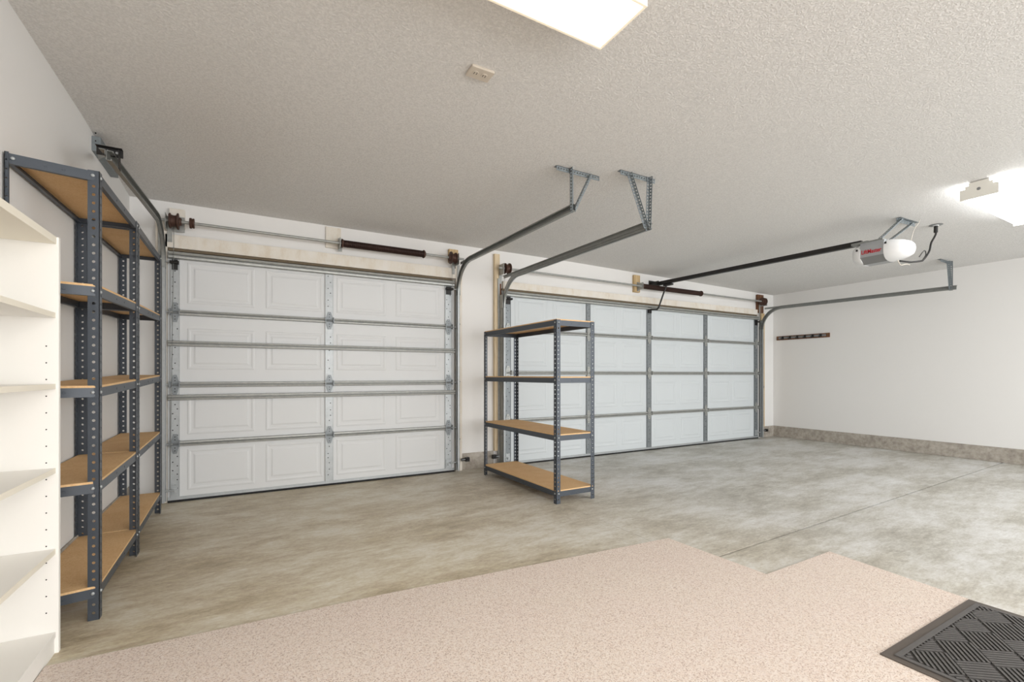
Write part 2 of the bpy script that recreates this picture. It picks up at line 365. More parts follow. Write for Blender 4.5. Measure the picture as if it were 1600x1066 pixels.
def garage_door(name, X, top, joints, stiles, panels, lone, pm, label):
    x0, x1 = X; root = empty(name, (x0, YD0, 0)); struct(root, label)
    zs = [0.045] + joints + [top]
    pmesh = None
    for i in range(len(zs) - 1):
        a, c = zs[i] + (.002 if i else 0), zs[i + 1] - .002
        s = MB().box(x0, x1, YD0, YD1, a, c).build('door_section', M[pm], root, o=V((x0, YD0, a)))
        for (p0, p1) in panels:
            hgt = (zs[-1] - zs[0]) / 4 - 0.17
            if pmesh is None: pmesh = {}
            kq = round(p1 - p0, 3)
            if kq not in pmesh: pmesh[kq] = raised_mesh(p1 - p0, hgt, M[pm])
            inst(pmesh[kq], 'raised_panel', ((p0 + p1) / 2, YD0, (a + c) / 2), s)
        for k_, (s0, s1) in enumerate(stiles):
            edge = k_ in (0, len(stiles) - 1)
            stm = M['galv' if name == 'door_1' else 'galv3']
            st = MB().box(s0, s1, YD0 - .012, YD0, a, c).box(s0, s0 + .004, YD0 - .016, YD0 - .011, a, c).box(s1 - .004, s1, YD0 - .016, YD0 - .011, a, c).build('stile', stm, root, o=V((s0, YD0, a)))
            rr = random.Random(i * 10 + k_); pts = []
            wd = s1 - s0
            for q in range(9 if edge else 7):
                zz = a + .07 + (c - a - .14) * (q + rr.uniform(-.2, .2)) / (8 if edge else 6)
                pts.append((s0 + wd * (rr.choice((.25, .75, .5)) if edge else rr.choice((.35, .5, .65))), zz))
            dots(pts, .0058, YD0 - .012, st)
    # hinges and joint bars
    for z in joints:
        segs = []
        for (a0, a1), (b0, b1) in zip(stiles[:-1], stiles[1:]):
            strut(a1 + .004, b0 - .004, z, .024, YD0 - .004, root)
        for k_, (s0, s1) in enumerate(stiles):
            cx = (s0 + s1) / 2; wd = (s1 - s0) / 2 - .006; y = YD0 - .0165
            hb = MB()
            for sg in (1, -1):
                hb.prism([(cx - wd, y, z + sg * .012), (cx + wd, y, z + sg * .012), (cx + wd, y, z + sg * .03), (cx + .014, y, z + sg * .085), (cx - .014, y, z + sg * .085), (cx - wd, y, z + sg * .03)], (0, -.004, 0))
            hb.cyl((s0 - .006, y - .008, z), (s1 + .006, y - .008, z), .0095, 8)
            hb.box(s0 - .004, s0 + .004, y - .028, y, z - .025, z + .03).box(s1 - .004, s1 + .004, y - .028, y, z - .025, z + .03)
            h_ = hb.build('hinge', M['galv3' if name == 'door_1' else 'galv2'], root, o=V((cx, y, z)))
            dots([(cx, z + .035), (cx, z + .06), (cx, z - .035), (cx, z - .06)], .005, y - .004, h_)
            if k_ in (0, len(stiles) - 1):
                e = -1 if k_ == 0 else 1; xe = s0 if k_ == 0 else s1
                MB().cyl((xe - e * .02, y - .018, z), (xe + e * .058, y - .018, z), .006, 8).lathe((xe + e * .042, y - .018, z), (e, 0, 0), [(0, .02), (.014, .02)], 12).build('roller', M['galv'], root, smooth=True)
    for z in lone:
        strut(x0 + .005, x1 - .005, z, .024, YD0 - .014, root)
    strut(x0 + .01, x1 - .01, top - .034, .032, YD0 - .013, root, 'galv2', 'top_strut')
    # bottom rail and rubber seal
    MB().box(x0, x1, YD0 - .006, YD1, .022, .046).box(x0, x1, YD0 - .012, YD0 - .004, .020, .030).build('bottom_rail', M['galv'], root)
    MB().box(x0, x1, YD0 - .008, YD1, .0, .023).build('bottom_seal', M['seal'], root)
    # top roller brackets and bottom lift brackets
    for k_, e in ((0, -1), (-1, 1)):
        s0, s1 = stiles[k_]; xe = s0 if e < 0 else s1
        MB().box(s0 + .004, s1 - .004, YD0 - .05, YD0 - .018, top - .112, top - .088).box(s0 + .012, s1 - .012, YD0 - .024, YD0 - .016, top - .16, top - .07) \
            .cyl((s0, YD0 - .055, top - .1), (s1, YD0 - .055, top - .1), .012, 8).build('top_bracket', M['black'], root)
        MB().cyl((xe - e * .03, YD0 - .055, top - .1), (xe + e * .058, YD0 - .055, top - .1), .006, 8).lathe((xe + e * .042, YD0 - .055, top - .1), (e, 0, 0), [(0, .02), (.014, .02)], 12).build('roller', M['galv'], root, smooth=True)
        MB().box(s0 + .01, s1 - .015, YD0 - .02, YD0 - .012, .06, .15).box(s0 + .03, s1 - .02, YD0 - .035, YD0 - .018, .08, .11).cyl((xe - e * .03, YD0 - .04, .11), (xe + e * .055, YD0 - .04, .11), .008, 8).build('bottom_bracket', M['galv'], root)
    return root
d1 = garage_door('door_1', D1, T1, [0.505, 1.015, 1.64], [(-0.60, -0.535), (0.645, 0.72), (1.905, 1.985)],
    [(-0.482, 0.034), (0.123, 0.625), (0.752, 1.247), (1.349, 1.853)], [0.905, 1.372], 'door', 'white panelled single garage door with galvanised bars, left of the free-standing shelf')
st2 = [(2.67, 2.75), (3.91, 3.975), (5.02, 5.105), (6.26, 6.34), (7.56, 7.65)]
pn2 = []
for (a0, a1), (b0, b1) in zip(st2[:-1], st2[1:]):
    wd = (b0 - a1); pn2 += [(a1 + .06, a1 + wd / 2 - .045), (a1 + wd / 2 + .045, b0 - .06)]
# alike panels share one width
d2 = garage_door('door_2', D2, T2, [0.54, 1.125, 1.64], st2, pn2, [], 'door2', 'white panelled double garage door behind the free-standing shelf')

# ------------------------------------------------------------------ tracks
def door_track(x, op, y_end, z_end, z_bend, label, cat='track', x_end=None, angle=True):
    """op: direction of the channel's open side (+1 / -1) ; rail from the floor, round the bend and back to y_end"""
    yv = YD0 - .062; R_ = .34; x_end = x if x_end is None else x_end
    root = empty('door_track', (x, yv, 0)); tag(root, label, cat, 'garage door tracks')
    path, nrm = [], []
    zz = z_bend - R_
    pv = [(0.02, 0)]
    path = [V((x, yv, 0.02)), V((x, yv, zz))]; nrm = [V((0, -1, 0)), V((0, -1, 0))]
    th_e = math.atan2(z_end - z_bend, (yv - R_) - y_end)
    for i in range(1, 13):
        t = math.radians(90) * i / 12
        path.append(V((x, yv - R_ + R_ * math.cos(t), zz + R_ * math.sin(t)))); nrm.append(V((0, -math.cos(t), -math.sin(t))))
    vpath, vn = path[:2], nrm[:2]; cpath, cn = path[1:], nrm[1:]
    hpath = [path[-1], V((x_end, y_end, z_end))]; hn = [V((0, 0, -1)), V((0, 0, -1))]
    def chan(pp, nn, nm, m='track'):
        b = MB(); t = .0025
        b.sweep(pp, nn, (op, 0, 0), [(-.026, 0), (-.026, t), (.026, t), (.026, 0)])
        b.sweep(pp, nn, (op, 0, 0), [(-.026, 0), (-.023, 0), (-.023, .024), (-.026, .024)])
        b.sweep(pp, nn, (op, 0, 0), [(.023, 0), (.026, 0), (.026, .020), (.023, .020)])
        b.sweep(pp, nn, (op, 0, 0), [(-.026, .024), (-.016, .026), (-.016, .029), (-.026, .027)])
        b.sweep(pp, nn, (op, 0, 0), [(.015, .018), (.026, .020), (.026, .023), (.015, .021)])
        return b.build(nm, M[m], root, smooth=True)
    chan(vpath, vn, 'vertical_rail', 'galv'); chan(cpath + [], cn, 'curved_rail'); chan(hpath, hn, 'horizontal_rail')
    # angle that stiffens the level rail
    if angle:
        b = MB(); o0 = V((-op * .003, 0, 0))
        p0 = V((x, yv - .04, z_bend)) + o0; p1 = hpath[1] + o0
        b.sweep([p0, p1], hn, (-op, 0, 0), [(-.03, 0), (-.03, .003), (.0, .003), (.0, 0)])
        b.sweep([p0, p1], hn, (-op, 0, 0), [(-.03, 0), (-.027, 0), (-.027, .026), (-.03, .026)])
        b.build('stiffening_angle', M['track'], root)
    # wall angle behind the upright rail, flag bracket, jamb brackets
    MB().box(x - op * .003, x - op * .006, yv - .0, YW - .042, 0.02, zz + .05).box(x - op * .003, x - op * .030, YW - .046, YW - .042, 0.02, zz + .05).build('wall_angle', M['galv2'], root)
    MB().box(x - op * .007, x - op * .011, yv - .02, YW - .044, zz + .0, zz + .16).box(x - op * .007, x - op * .034, YW - .049, YW - .045, zz - .05, z_bend + .02).build('flag_bracket', M['galv2'], root)
    for zb in (.35, 1.0, 1.65):
        MB().box(x - op * .007, x - op * .012, yv + .01, YW - .050, zb, zb + .05).lathe((x, yv - .0, zb + .025), (-op, 0, 0), [(0.006, .009), (.016, .008)], 8).build('jamb_bracket', M['galv2'], root)
    return root
def perf_angle(b, p0, p1, w_, a, c, pitch=.024, r=.0065, th=.0025):
    p0, p1 = V(p0), V(p1); d = p1 - p0; L_ = d.length
    b.perf(p0, d, L_, a, w_, c, th, pitch, r); b.perf(p0, d, L_, c, w_, a, th, pitch, r); return b
tr1 = door_track(-0.652, 1, 3.14, 2.245, 2.345, 'steel door track along the left wall above the shelving units', x_end=-0.655)
tr2 = door_track(2.050, -1, 2.70, 2.312, 2.338, 'steel door track with ceiling hanger right of the single garage door')
tr3 = door_track(2.612, 1, 2.53, 2.222, 2.236, 'steel door track with ceiling hanger left of the double garage door, above the free-standing shelf')
tr4 = door_track(7.705, -1, 2.33, 2.196, 2.226, 'steel door track beside the right wall, running from the double garage door')
def hanger(root, xc0, xc1, yc, xdrop, xbr, xf, zf):
    z1 = zc(xc0, yc) - .001; z2 = zc(xc1, yc) - .001
    perf_angle(MB(), (xc0, yc, z1), (xc1, yc, z2), .034, (0, 1, 0), (0, 0, -1)).build('ceiling_angle', M['angle'], root)
    perf_angle(MB(), (xdrop, yc - .004, zc(xdrop, yc) - .0), (xf, yc - .004, zf - .03), .030, (1 if xf <= xbr else -1, 0, 0), (0, -1, 0)).build('drop_angle', M['angle'], root)
    d = V((xf, yc, zf)) - V((xbr, yc, z1)); d.normalize(); sd = V((d.z, 0, -d.x))
    if sd.x * (xbr - xf) < 0: sd = -sd
    perf_angle(MB(), (xbr, yc - .008, z1 - .012), (xf + (.022 if xbr > xf else -.022), yc - .008, zf - .01), .028, sd, (0, -1, 0)).build('brace_angle', M['angle'], root)
hanger(tr2, 1.905, 2.295, 2.73, 2.018, 2.19, 2.018, 2.312)
hanger(tr3, 2.352, 2.70, 2.56, 2.64, 2.43, 2.625, 2.222)
hanger(tr4, 7.45, 7.80, 2.40, 7.71, 7.62, 7.71, 2.196)
# left track: bracket at the wall block
MB().box(-.71, -.60, 3.215, 3.222, 2.27, 2.312).box(-.71, -.60, 3.19, 3.222, 2.309, 2.312).box(-.614, -.611, 3.18, 3.222, 2.20, 2.30).build('end_bracket', M['black'], tr1)
MB().bar((-.665, 3.215, 2.285), (-.852, 3.90, 2.50), .004, .03).build('bracket_strap', M['track'], tr1)
dots([(-.645, 2.292), (-.625, 2.292)], .008, 3.214, tr1, 'bolt_head', 'galv')
wb = MB().box(XL, XL + .045, 3.90, 4.36, 2.535, zc(XL, 4.1) - .02).build('trim_15', M['angle'], bevel=.002); struct(wb, 'grey block on the left wall under the ceiling, at the end of the track')
dots([(XL + .02, 2.60), (XL + .02, 2.65)], .005, 3.90, wb, 'bolt_head')

# ------------------------------------------------------------------ torsion spring assemblies
def torsion(x0, x1, z, s0, s1, xa, drums, label):
    y = YW - .135; root = empty('torsion_spring', ((x0 + x1) / 2, y, z)); tag(root, label, 'garage spring', 'torsion spring shafts above the doors')
    MB().cyl((x0, y, z), (x1, y, z), .0125, 12).build('shaft', M['galv2'], root, smooth=True)
    prof = []; d = 0; L_ = s1 - s0; n_ = int(L_ / .009)
    for i in range(n_):
        prof += [(i * .009, .031), (i * .009 + .003, .0355), (i * .009 + .006, .0355)]
    MB().lathe((s0, y, z), (1, 0, 0), prof, 14).build('spring', M['spring'], root, smooth=False)
    for xx_ in (s0 - .018, s1 - .0):
        MB().lathe((xx_, y, z), (1, 0, 0), [(0, .026), (.004, .043), (.014, .043), (.024, .032), (.03, .022)], 16).build('winding_cone', M['drum'], root, smooth=True)
    # anchor bracket on the spring pad
    MB().box(xa - .003, xa + .003, y - .03, YW - .044, z - .045, z + .05).box(xa - .003, xa + .035, YW - .050, YW - .044, z - .06, z + .07).build('anchor_bracket', M['galv2'], root)
    for k_, xd in enumerate(drums):
        e = 1 if k_ == 0 else -1
        MB().lathe((xd, y, z), (e, 0, 0), [(0, .058), (.006, .064), (.012, .062), (.016, .050), (.034, .046), (.052, .050), (.058, .068), (.068, .068), (.072, .036), (.088, .030)], 18).build('cable_drum', M['drum'], root, smooth=True)
        xb = xd - e * .022
        MB().box(xb - .002, xb + .002, y - .035, YW - .0435, z - .07, z + .055).box(xb - .002, xb + e * .034, YW - .0475, YW - .0435, z - .16, z + .06).lathe((xb - .006, y, z), (1, 0, 0), [(0, .022), (.012, .022)], 14).build('end_bearing_plate', M['galv2'], root)
        # lift cable down to the bottom bracket
        MB().cyl((xd + e * .03, y + .04, z), (xd + e * .0, YD0 - .045, .12), .0022, 6).build('lift_cable', M['track'], root)
    return root
t1 = torsion(-.675, 2.10, 2.405, .80, 1.62, .77, (-.60, 2.005), 'steel torsion shaft with brown spring above the single garage door')
MB().lathe((-.46, YW - .135, 2.405), (1, 0, 0), [(0, .015), (.004, .044), (.016, .046), (.024, .038), (.028, .042), (.038, .042), (.040, .015)], 14).build('bearing_collar', M['drum'], t1, smooth=True)
t2 = torsion(2.55, 7.80, 2.362, 4.86, 6.08, 4.84, (2.62, 7.72), 'steel torsion shaft with brown spring above the double garage door')

MB().box(-.585, -.50, YW - .047, YW - .042, 2.34, 2.47).build('bearing_plate', M['galv2'], t1)
# ------------------------------------------------------------------ safety sensors by the tracks
def sensor(x, e, label):
    root = empty('safety_sensor', (x, YD0 - .05, .12)); tag(root, label, 'sensor', 'safety sensors beside the tracks')
    MB().box(x, x + e * .045, YD0 - .085, YD0 - .045, .115, .16).lathe((x + e * .02, YD0 - .085, .138), (0, -1, 0), [(0, .014), (.008, .012)], 10).build('sensor_body', M['black'], root)
    MB().box(x - e * .045, x + e * .002, YD0 - .052, YD0 - .047, .12, .15).build('mounting_bracket', M['black'], root)
    MB().cyl((x + e * .012, YD0 - .065, .137), (x - e * .045, YD0 - .065, .137), .005, 8).build('wing_nut', M['galv'], root)
sensor(2.13, 1, 'small black sensor low beside the right track of the single garage door')
sensor(2.52, -1, 'small black sensor low beside the left track of the double garage door')
sensor(7.80, 1, 'small black sensor low beside the right track of the double garage door, by the corner')

# ------------------------------------------------------------------ steel shelving
def post(root, x, y, sx, sy, z0, z1, wx=.041):
    """corner at (x, y), flanges run towards sx and sy"""
    w_ = .041; b = MB(); L_ = z1 - z0
    b.perf((x, y, z0), (0, 0, 1), L_, (sx, 0, 0), wx, (0, sy, 0), .0022, .0375, min(.0066, wx * .3), off=min(.023, wx / 2))
    b.perf((x, y, z0), (0, 0, 1), L_, (0, sy, 0), w_, (sx, 0, 0), .0022, .0375, .0066, off=.023)
    return b.build('post', M['shelf'], root, o=V((x, y, z0)))
def shelving(xb0, xf0, y0, xb1, xf1, y1, lev, hts, label, bh=.042, flush=False, wx0=.041, dyb=0):
    """corners: back (xb) and front (xf) at y0 and y1; lev = [(z at y0, z at y1)]; hts = post heights at y0, y1"""
    root = empty('shelving_unit', ((xb0 + xf0 + xb1 + xf1) / 4, (y0 + y1) / 2, 0)); tag(root, label, 'shelving', 'grey steel shelving units')
    post(root, xb0, y0 + dyb, 1, 1, 0, hts[0], wx0); post(root, xf0, y0, -1, 1, 0, hts[0])
    post(root, xb1, y1, 1, -1, 0, hts[1]); post(root, xf1, y1, -1, -1, 0, hts[1])
    e = .0035; t = .003
    for li, (za, zb) in enumerate(lev):
        fl_ = flush and li == len(lev) - 1; bt = .0 if fl_ else .012
        top_a, top_b = (za, zb) if fl_ else (za - .010, zb - .010)
        cn = [V((xb0 + e, y0 + dyb + e, top_a)), V((xf0 - e, y0 + e, top_a)), V((xf1 - e, y1 - e, top_b)), V((xb1 + e, y1 - e, top_b))]
        cen = sum(cn, V()) / 4
        sh = empty('shelf', (cen.x, cen.y, top_a)); sh.parent = root; sh.location = V((cen.x, cen.y, top_a)) - org(root); ORG[sh.name] = V((cen.x, cen.y, top_a))
        for i in range(4):
            a, c = cn[i], cn[(i + 1) % 4]
            inw = (cen - (a + c) / 2); inw.z = 0; dd = (c - a); dd.z = 0; dd.normalize(); inw = (inw - dd * inw.dot(dd)).normalized()
            a2, c2 = a + dd * .004, c - dd * .004
            b = MB(); dn = V((0, 0, -bh))
            b.hexa([a2 + dn, c2 + dn, c2 + dn + inw * t, a2 + dn + inw * t], [a2, c2, c2 + inw * t, a2 + inw * t])
            b.hexa([a2 + dn + inw * t, c2 + dn + inw * t, c2 + dn + inw * .018, a2 + dn + inw * .018], [a2 + dn + inw * t + V((0, 0, t)), c2 + dn + inw * t + V((0, 0, t)), c2 + dn + inw * .018 + V((0, 0, t)), a2 + dn + inw * .018 + V((0, 0, t))])
            for f_ in (.035, .4, .6):   # rivets and slots pressed in the beam
                q = a + (c - a) * f_ - V((0, 0, bh * .5)); b.lathe(q, -inw, [(0, .006), (.0015, .005)], 8)
            b.build('beam', M['shelf'], sh)
            for q, dr in ((a, 1), (c, -1)):
                pt = q + dd * dr * .020 - V((0, 0, .02)) - inw * e
                MB().lathe(pt, -inw, [(0, .0075), (.003, .006), (.005, .002)], 8).build('bolt', M['galv'], sh)
        b = MB(); g_ = .0005 if not fl_ else .0045
        lo = [p + V(((1 if p.x < cen.x else -1) * g_, (1 if p.y < cen.y else -1) * g_, -.002 if not fl_ else -.014)) for p in cn]
        # board notched clear of the posts' inner faces
        b.hexa(lo, [p + V((0, 0, .012)) for p in lo]); b.build('board', M['board'], sh)
    return root
xb = XL + .008
def lv(a, c): return (a, c)
Y0, Y1, Y2 = 2.73, 3.60, 4.60
near = [.152, .622, 1.052, 1.506, 2.012]; far = [.166, .650, 1.100, 1.580, 2.045]
mid = [n_ + (f_ - n_) * (Y1 - Y0) / (Y2 - Y0) for n_, f_ in zip(near, far)]
hm = 2.012 + (2.045 - 2.012) * (Y1 - Y0) / (Y2 - Y0)
shelving(xb, -.592, Y0, xb, -.600, Y1 - .005, list(zip(near, mid)), (2.016, hm + .004), 'tall grey steel shelving unit on the left wall, next to the white bookcase', flush=True, wx0=.013, dyb=-.06)
shelving(xb, -.600, Y1 + .005, xb, -.622, Y2, list(zip(mid, far)), (hm + .004, 2.049), 'tall grey steel shelving unit on the left wall, next to the single garage door', flush=True)
def free_shelf():
    return shelving(2.262, 2.672, 3.245, 2.238, 2.655, 4.60, [(.116, .116), (.592, .592), (1.085, 1.085), (1.578, 1.578)], (1.572, 1.572), 'low free-standing grey steel shelving unit with four boards, in front of the double garage door', .045)
free_shelf()

# ------------------------------------------------------------------ white bookcase
bk = empty('bookcase', (XL + .11, 2.05, 0)); tag(bk, 'cream white open bookcase with adjustable shelves against the left wall, at the left edge', 'bookcase')
bx0, bx1, by0, by1, bz = XL + .013, -.662, 1.62, 2.502, 1.645
for yy, nm in ((by0, 0), (by1 - .02, 1)):
    p_ = MB().box(bx0, bx1, yy, yy + .020, 0, bz).build('side_panel', M['book'], bk, bevel=.001, o=V((bx0, yy, 0)))
    yy_ = yy if nm else yy + .020; e = -1 if nm else 1
    hb = MB(); zq = .165
    while zq < 1.23:
        for xo in (.036, .19):
            hb.lathe((bx1 - xo, yy_, zq), (0, e, 0), [(-.001, .0026), (.0004, .0026)], 8)
        zq += .0655
    h_ = hb.build('peg_hole', M['hole'], p_); h_['kind'] = 'stuff'
MB().box(bx0, bx0 + .005, by0 + .02, by1 - .02, .05, bz - .02).build('back_panel', M['book'], bk)
MB().box(bx0, bx1 - .006, by0 + .0205, by1 - .0205, bz - .028, bz).build('top_panel', M['bookedge'], bk, bevel=.001)
MB().box(bx1 - .030, bx1 - .012, by0 + .0205, by1 - .0205, 0.0, .062).build('kick_board', M['book'], bk)
MB().box(bx0 + .006, bx1 - .008, by0 + .0205, by1 - .0205, .063, .085).build('bottom_shelf', M['book'], bk, bevel=.001)
for z in (.413, .732, 1.064, 1.345):
    s_ = MB().box(bx0 + .006, bx1 - .010, by0 + .0210, by1 - .0210, z - .020, z).build('shelf', M['book'], bk, bevel=.001)
    MB().box(bx1 - .0100, bx1 - .0085, by0 + .0210, by1 - .0210, z - .020, z).build('edge_band', M['bookedge'], s_)

# ------------------------------------------------------------------ ceiling lights
def light1():
    x0, x1, y0, y1 = .10, 1.325, 1.292, 1.568; zt = 2.597
    r = empty('ceiling_light', ((x0 + x1) / 2, (y0 + y1) / 2, zt)); tag(r, 'warm white fluorescent ceiling light near the outlet plate, cut by the top edge', 'ceiling light', 'fluorescent ceiling lights')
    MB().box(x0 + .02, x1 - .02, y0 + .04, y1 - .04, 2.545, zt).build('housing', M['fixture'], r, bevel=.003)
    b = MB()   # lens tray with a raised lip round a shallow dish
    zl = 2.519
    b.hexa([(x0 + .012, y0 + .012, zl - .004), (x1 - .012, y0 + .012, zl - .004), (x1 - .012, y1 - .012, zl - .004), (x0 + .012, y1 - .012, zl - .004)],
           [(x0 + .012, y0 + .012, zl + .02), (x1 - .012, y0 + .012, zl + .02), (x1 - .012, y1 - .012, zl + .02), (x0 + .012, y1 - .012, zl + .02)])
    b.build('lens', M['lens_warm'], r)
    f = MB()
    f.box(x0, x1, y0, y0 + .012, zl - .008, zl + .022).box(x0, x1, y1 - .012, y1, zl - .008, zl + .022).box(x0, x0 + .012, y0 + .012, y1 - .012, zl - .008, zl + .022).box(x1 - .012, x1, y0 + .012, y1 - .012, zl - .008, zl + .022)
    f.box(x0, x1, y0, y1, zl + .022, zl + .027)
    f.build('lens_rim', M['lens_rim'], r, bevel=.002)
light1()
def light2():
    x0, x1, y0, y1 = 4.815, 6.04, 1.222, 1.437; zt = 2.578
    r = empty('ceiling_light', ((x0 + x1) / 2, (y0 + y1) / 2, zt)); tag(r, 'bright cool white fluorescent ceiling light at the right edge, beyond the door opener', 'ceiling light', 'fluorescent ceiling lights')
    MB().box(x0 + .004, x1 - .004, y0 + .05, y1 - .05, 2.53, zt - .002).build('housing', M['fixture'], r)
    sec = [(y0 + .012, 2.545), (y0 + .006, 2.47), (y0 + .02, 2.453), (y1 - .02, 2.453), (y1 - .006, 2.47), (y1 - .012, 2.545)]
    MB().prism([(x0 + .006, y, z) for y, z in sec], (x1 - x0 - .012, 0, 0)).build('lens', M['lens_cool'], r)
    for xx_ in (x0, x1 - .006):
        b = MB(); s2 = [(y0 + .03, 2.553), (y0 + .03, 2.535), (y0, 2.53), (y0, 2.45), (y1, 2.45), (y1, 2.53), (y1 - .03, 2.535), (y1 - .03, 2.553)]
        b.prism([(xx_, y, z) for y, z in s2], (.006, 0, 0)); c_ = b.build('end_cap', M['fixture'], r)
        MB().lathe((xx_ if xx_ == x0 else xx_ + .006, (y0 + y1) / 2, 2.515), (-1 if xx_ == x0 else 1, 0, 0), [(0, .012), (.002, .010)], 12).build('knockout', M['grey2'], c_)
light2()
# ------------------------------------------------------------------ ceiling outlets
r = empty('ceiling_outlet', (.99, 2.08, 2.60)); tag(r, 'cream electrical outlet plate on the ceiling near the warm light', 'outlet')
MB().box(.930, 1.052, 2.038, 2.124, 2.588, 2.601).build('cover_plate', M['cream'], r, bevel=.003)
for xx_ in (.965, 1.012):
    q = MB().lathe((xx_, 2.08, 2.589), (0, 0, -1), [(0, .017), (.003, .016)], 16).build('socket', M['cream'], r, smooth=True)
    MB().box(xx_ - .008, xx_ - .0055, 2.072, 2.088, 2.5852, 2.5862).box(xx_ + .0055, xx_ + .008, 2.072, 2.088, 2.5852, 2.5862).build('slot', M['hole'], q)
r2z = zc(5.83, 1.91)
r = empty('ceiling_receptacle', (5.83, 1.915, r2z)); tag(r, 'small round ceiling receptacle feeding the black cord of the door opener', 'outlet')
MB().lathe((5.83, 1.915, r2z + .001), (0, 0, -1), [(0, .052), (.004, .054), (.008, .045)], 20).build('cover_plate', M['grey2'], r, smooth=True)
MB().lathe((5.83, 1.915, r2z - .007), (0, 0, -1), [(0, .024), (.004, .022)], 14).build('socket', M['white'], r, smooth=True)

# ------------------------------------------------------------------ garage door opener
ox = 5.13
op = empty('door_opener', (ox, 2.05, 2.2)); tag(op, 'grey and white ceiling-hung garage door opener with black rail running to the double door', 'door opener')
sec = [(-.13, 2.305), (-.115, 2.335), (.115, 2.335), (.13, 2.305), (.13, 2.20), (.06, 2.145), (-.06, 2.145), (-.13, 2.20)]
def lathe_y(sec_list, m, nm, par, smooth=True):
    b = MB(); m_ = len(sec_list[0][1])
    for y, s in sec_list: b.v += [V((ox + a, y, z)) for a, z in s]
    for i in range(len(sec_list) - 1):
        for k in range(m_):
            j = (k + 1) % m_; b.f.append((i * m_ + k, i * m_ + j, (i + 1) * m_ + j, (i + 1) * m_ + k))
    b.f.append(tuple(range(m_))[::-1]); b.f.append(tuple((len(sec_list) - 1) * m_ + k for k in range(m_)))
    return b.build(nm, m, par, smooth=smooth)
def sc(s, kx, kz, c=2.24): return [(a * kx, c + (z - c) * kz) for a, z in s]
body = lathe_y([(2.01, sec), (2.20, sec)], M['grey'], 'motor_housing', op, False)
MB().prism([(ox - .131, 2.012, 2.198), (ox - .131, 2.198, 2.198), (ox - .061, 2.198, 2.142), (ox - .061, 2.012, 2.142)], (.001, 0, .0015)).build('lower_panel', M['grey2'], body)
def rnd(kx, kz, c=2.240, n_=20, pw=2.6):
    o_ = []
    for i in range(n_):
        t = 2 * math.pi * i / n_; cx, sn = math.cos(t), math.sin(t)
        o_.append((math.copysign(abs(cx) ** (2 / pw), cx) * .136 * kx, c + math.copysign(abs(sn) ** (2 / pw), sn) * .098 * kz))
    return o_
lathe_y([(2.012, rnd(1, 1)), (1.985, rnd(1.0, 1.0)), (1.95, rnd(.97, .93)), (1.90, rnd(.88, .80)), (1.862, rnd(.7, .62)), (1.842, rnd(.42, .38)), (1.837, rnd(.1, .1))], M['white'], 'lamp_cover', op)
lathe_y([(2.196, rnd(1.0, 1.0)), (2.215, rnd(1.0, 1.0)), (2.245, rnd(.93, .92)), (2.275, rnd(.75, .75)), (2.29, rnd(.4, .4)), (2.293, rnd(.1, .1))], M['white'], 'end_cover', op)
MB().box(ox - .146, ox - .139, 1.985, 2.000, 2.285, 2.302).box(ox - .146, ox - .139, 2.212, 2.226, 2.265, 2.282).build('cover_latch', M['black'], op)
MB().box(ox - .10, ox + .10, 2.03, 2.26, 2.335, 2.352).box(ox - .07, ox + .03, 2.16, 2.30, 2.345, 2.366).build('top_plate', M['track'], op)
# lettering on the housing
fc = bpy.data.curves.new('lettering', 'FONT'); fc.body = 'LiftMaster'; fc.size = .052; fc.extrude = .0006; fc.offset = .0011; fc.align_x = 'CENTER'; fc.align_y = 'CENTER'
to = bpy.data.objects.new('lettering_source', fc); C.objects.link(to); bpy.context.view_layer.update()
tm = bpy.data.meshes.new_from_object(to.evaluated_get(bpy.context.evaluated_depsgraph_get())); bpy.data.objects.remove(to)
tm.materials.clear(); tm.materials.append(M['red'])
xs = [v.co.x for v in tm.vertices]; wdt = max(xs) - min(xs); kx = .158 / wdt
for v in tm.vertices:   # text x runs towards the camera end (-y), text y up, facing -x
    x_, y_, z_ = v.co; v.co = (-z_, -x_ * kx, y_ * 1.0)
lt = bpy.data.objects.new('lettering', tm); C.objects.link(lt); lt.parent = body
lt.location = V((ox - .1312, 2.108, 2.245)) - org(body)
# rail, carriage, header bracket, arm
ra, rb = V((5.178, 4.90, 2.436)), V((ox, 2.24, 2.372))
MB().bar(ra, rb, .036, .042).bar(ra + V((0, 0, -.024)), rb + V((0, 0, -.024)), .050, .006).build('rail', M['black'], op)
MB().box(5.135, 5.140, 4.80, 4.968, 2.408, 2.462).box(5.216, 5.221, 4.80, 4.968, 2.408, 2.462).box(5.11, 5.245, 4.962, 4.968, 2.40, 2.49).lathe((5.125, 4.83, 2.436), (1, 0, 0), [(0, .024), (.106, .024)], 14).build('header_bracket', M['black'], op)
MB().box(5.16, 5.215, 4.60, 4.74, 2.375, 2.398).build('trolley', M['black'], op)
MB().tube([(5.19, 4.70, 2.39), (5.165, 4.74, 2.26), (5.13, 4.79, 2.08), (5.12, 4.815, 2.045)], .013, 6).tube([(5.125, 4.81, 2.045), (5.075, 4.86, 2.047), (5.06, 4.90, 2.05)], .012, 6).build('door_arm', M['black'], op)
MB().box(5.035, 5.095, 4.893, 4.913, 2.0, 2.09).build('arm_bracket', M['black'], op)
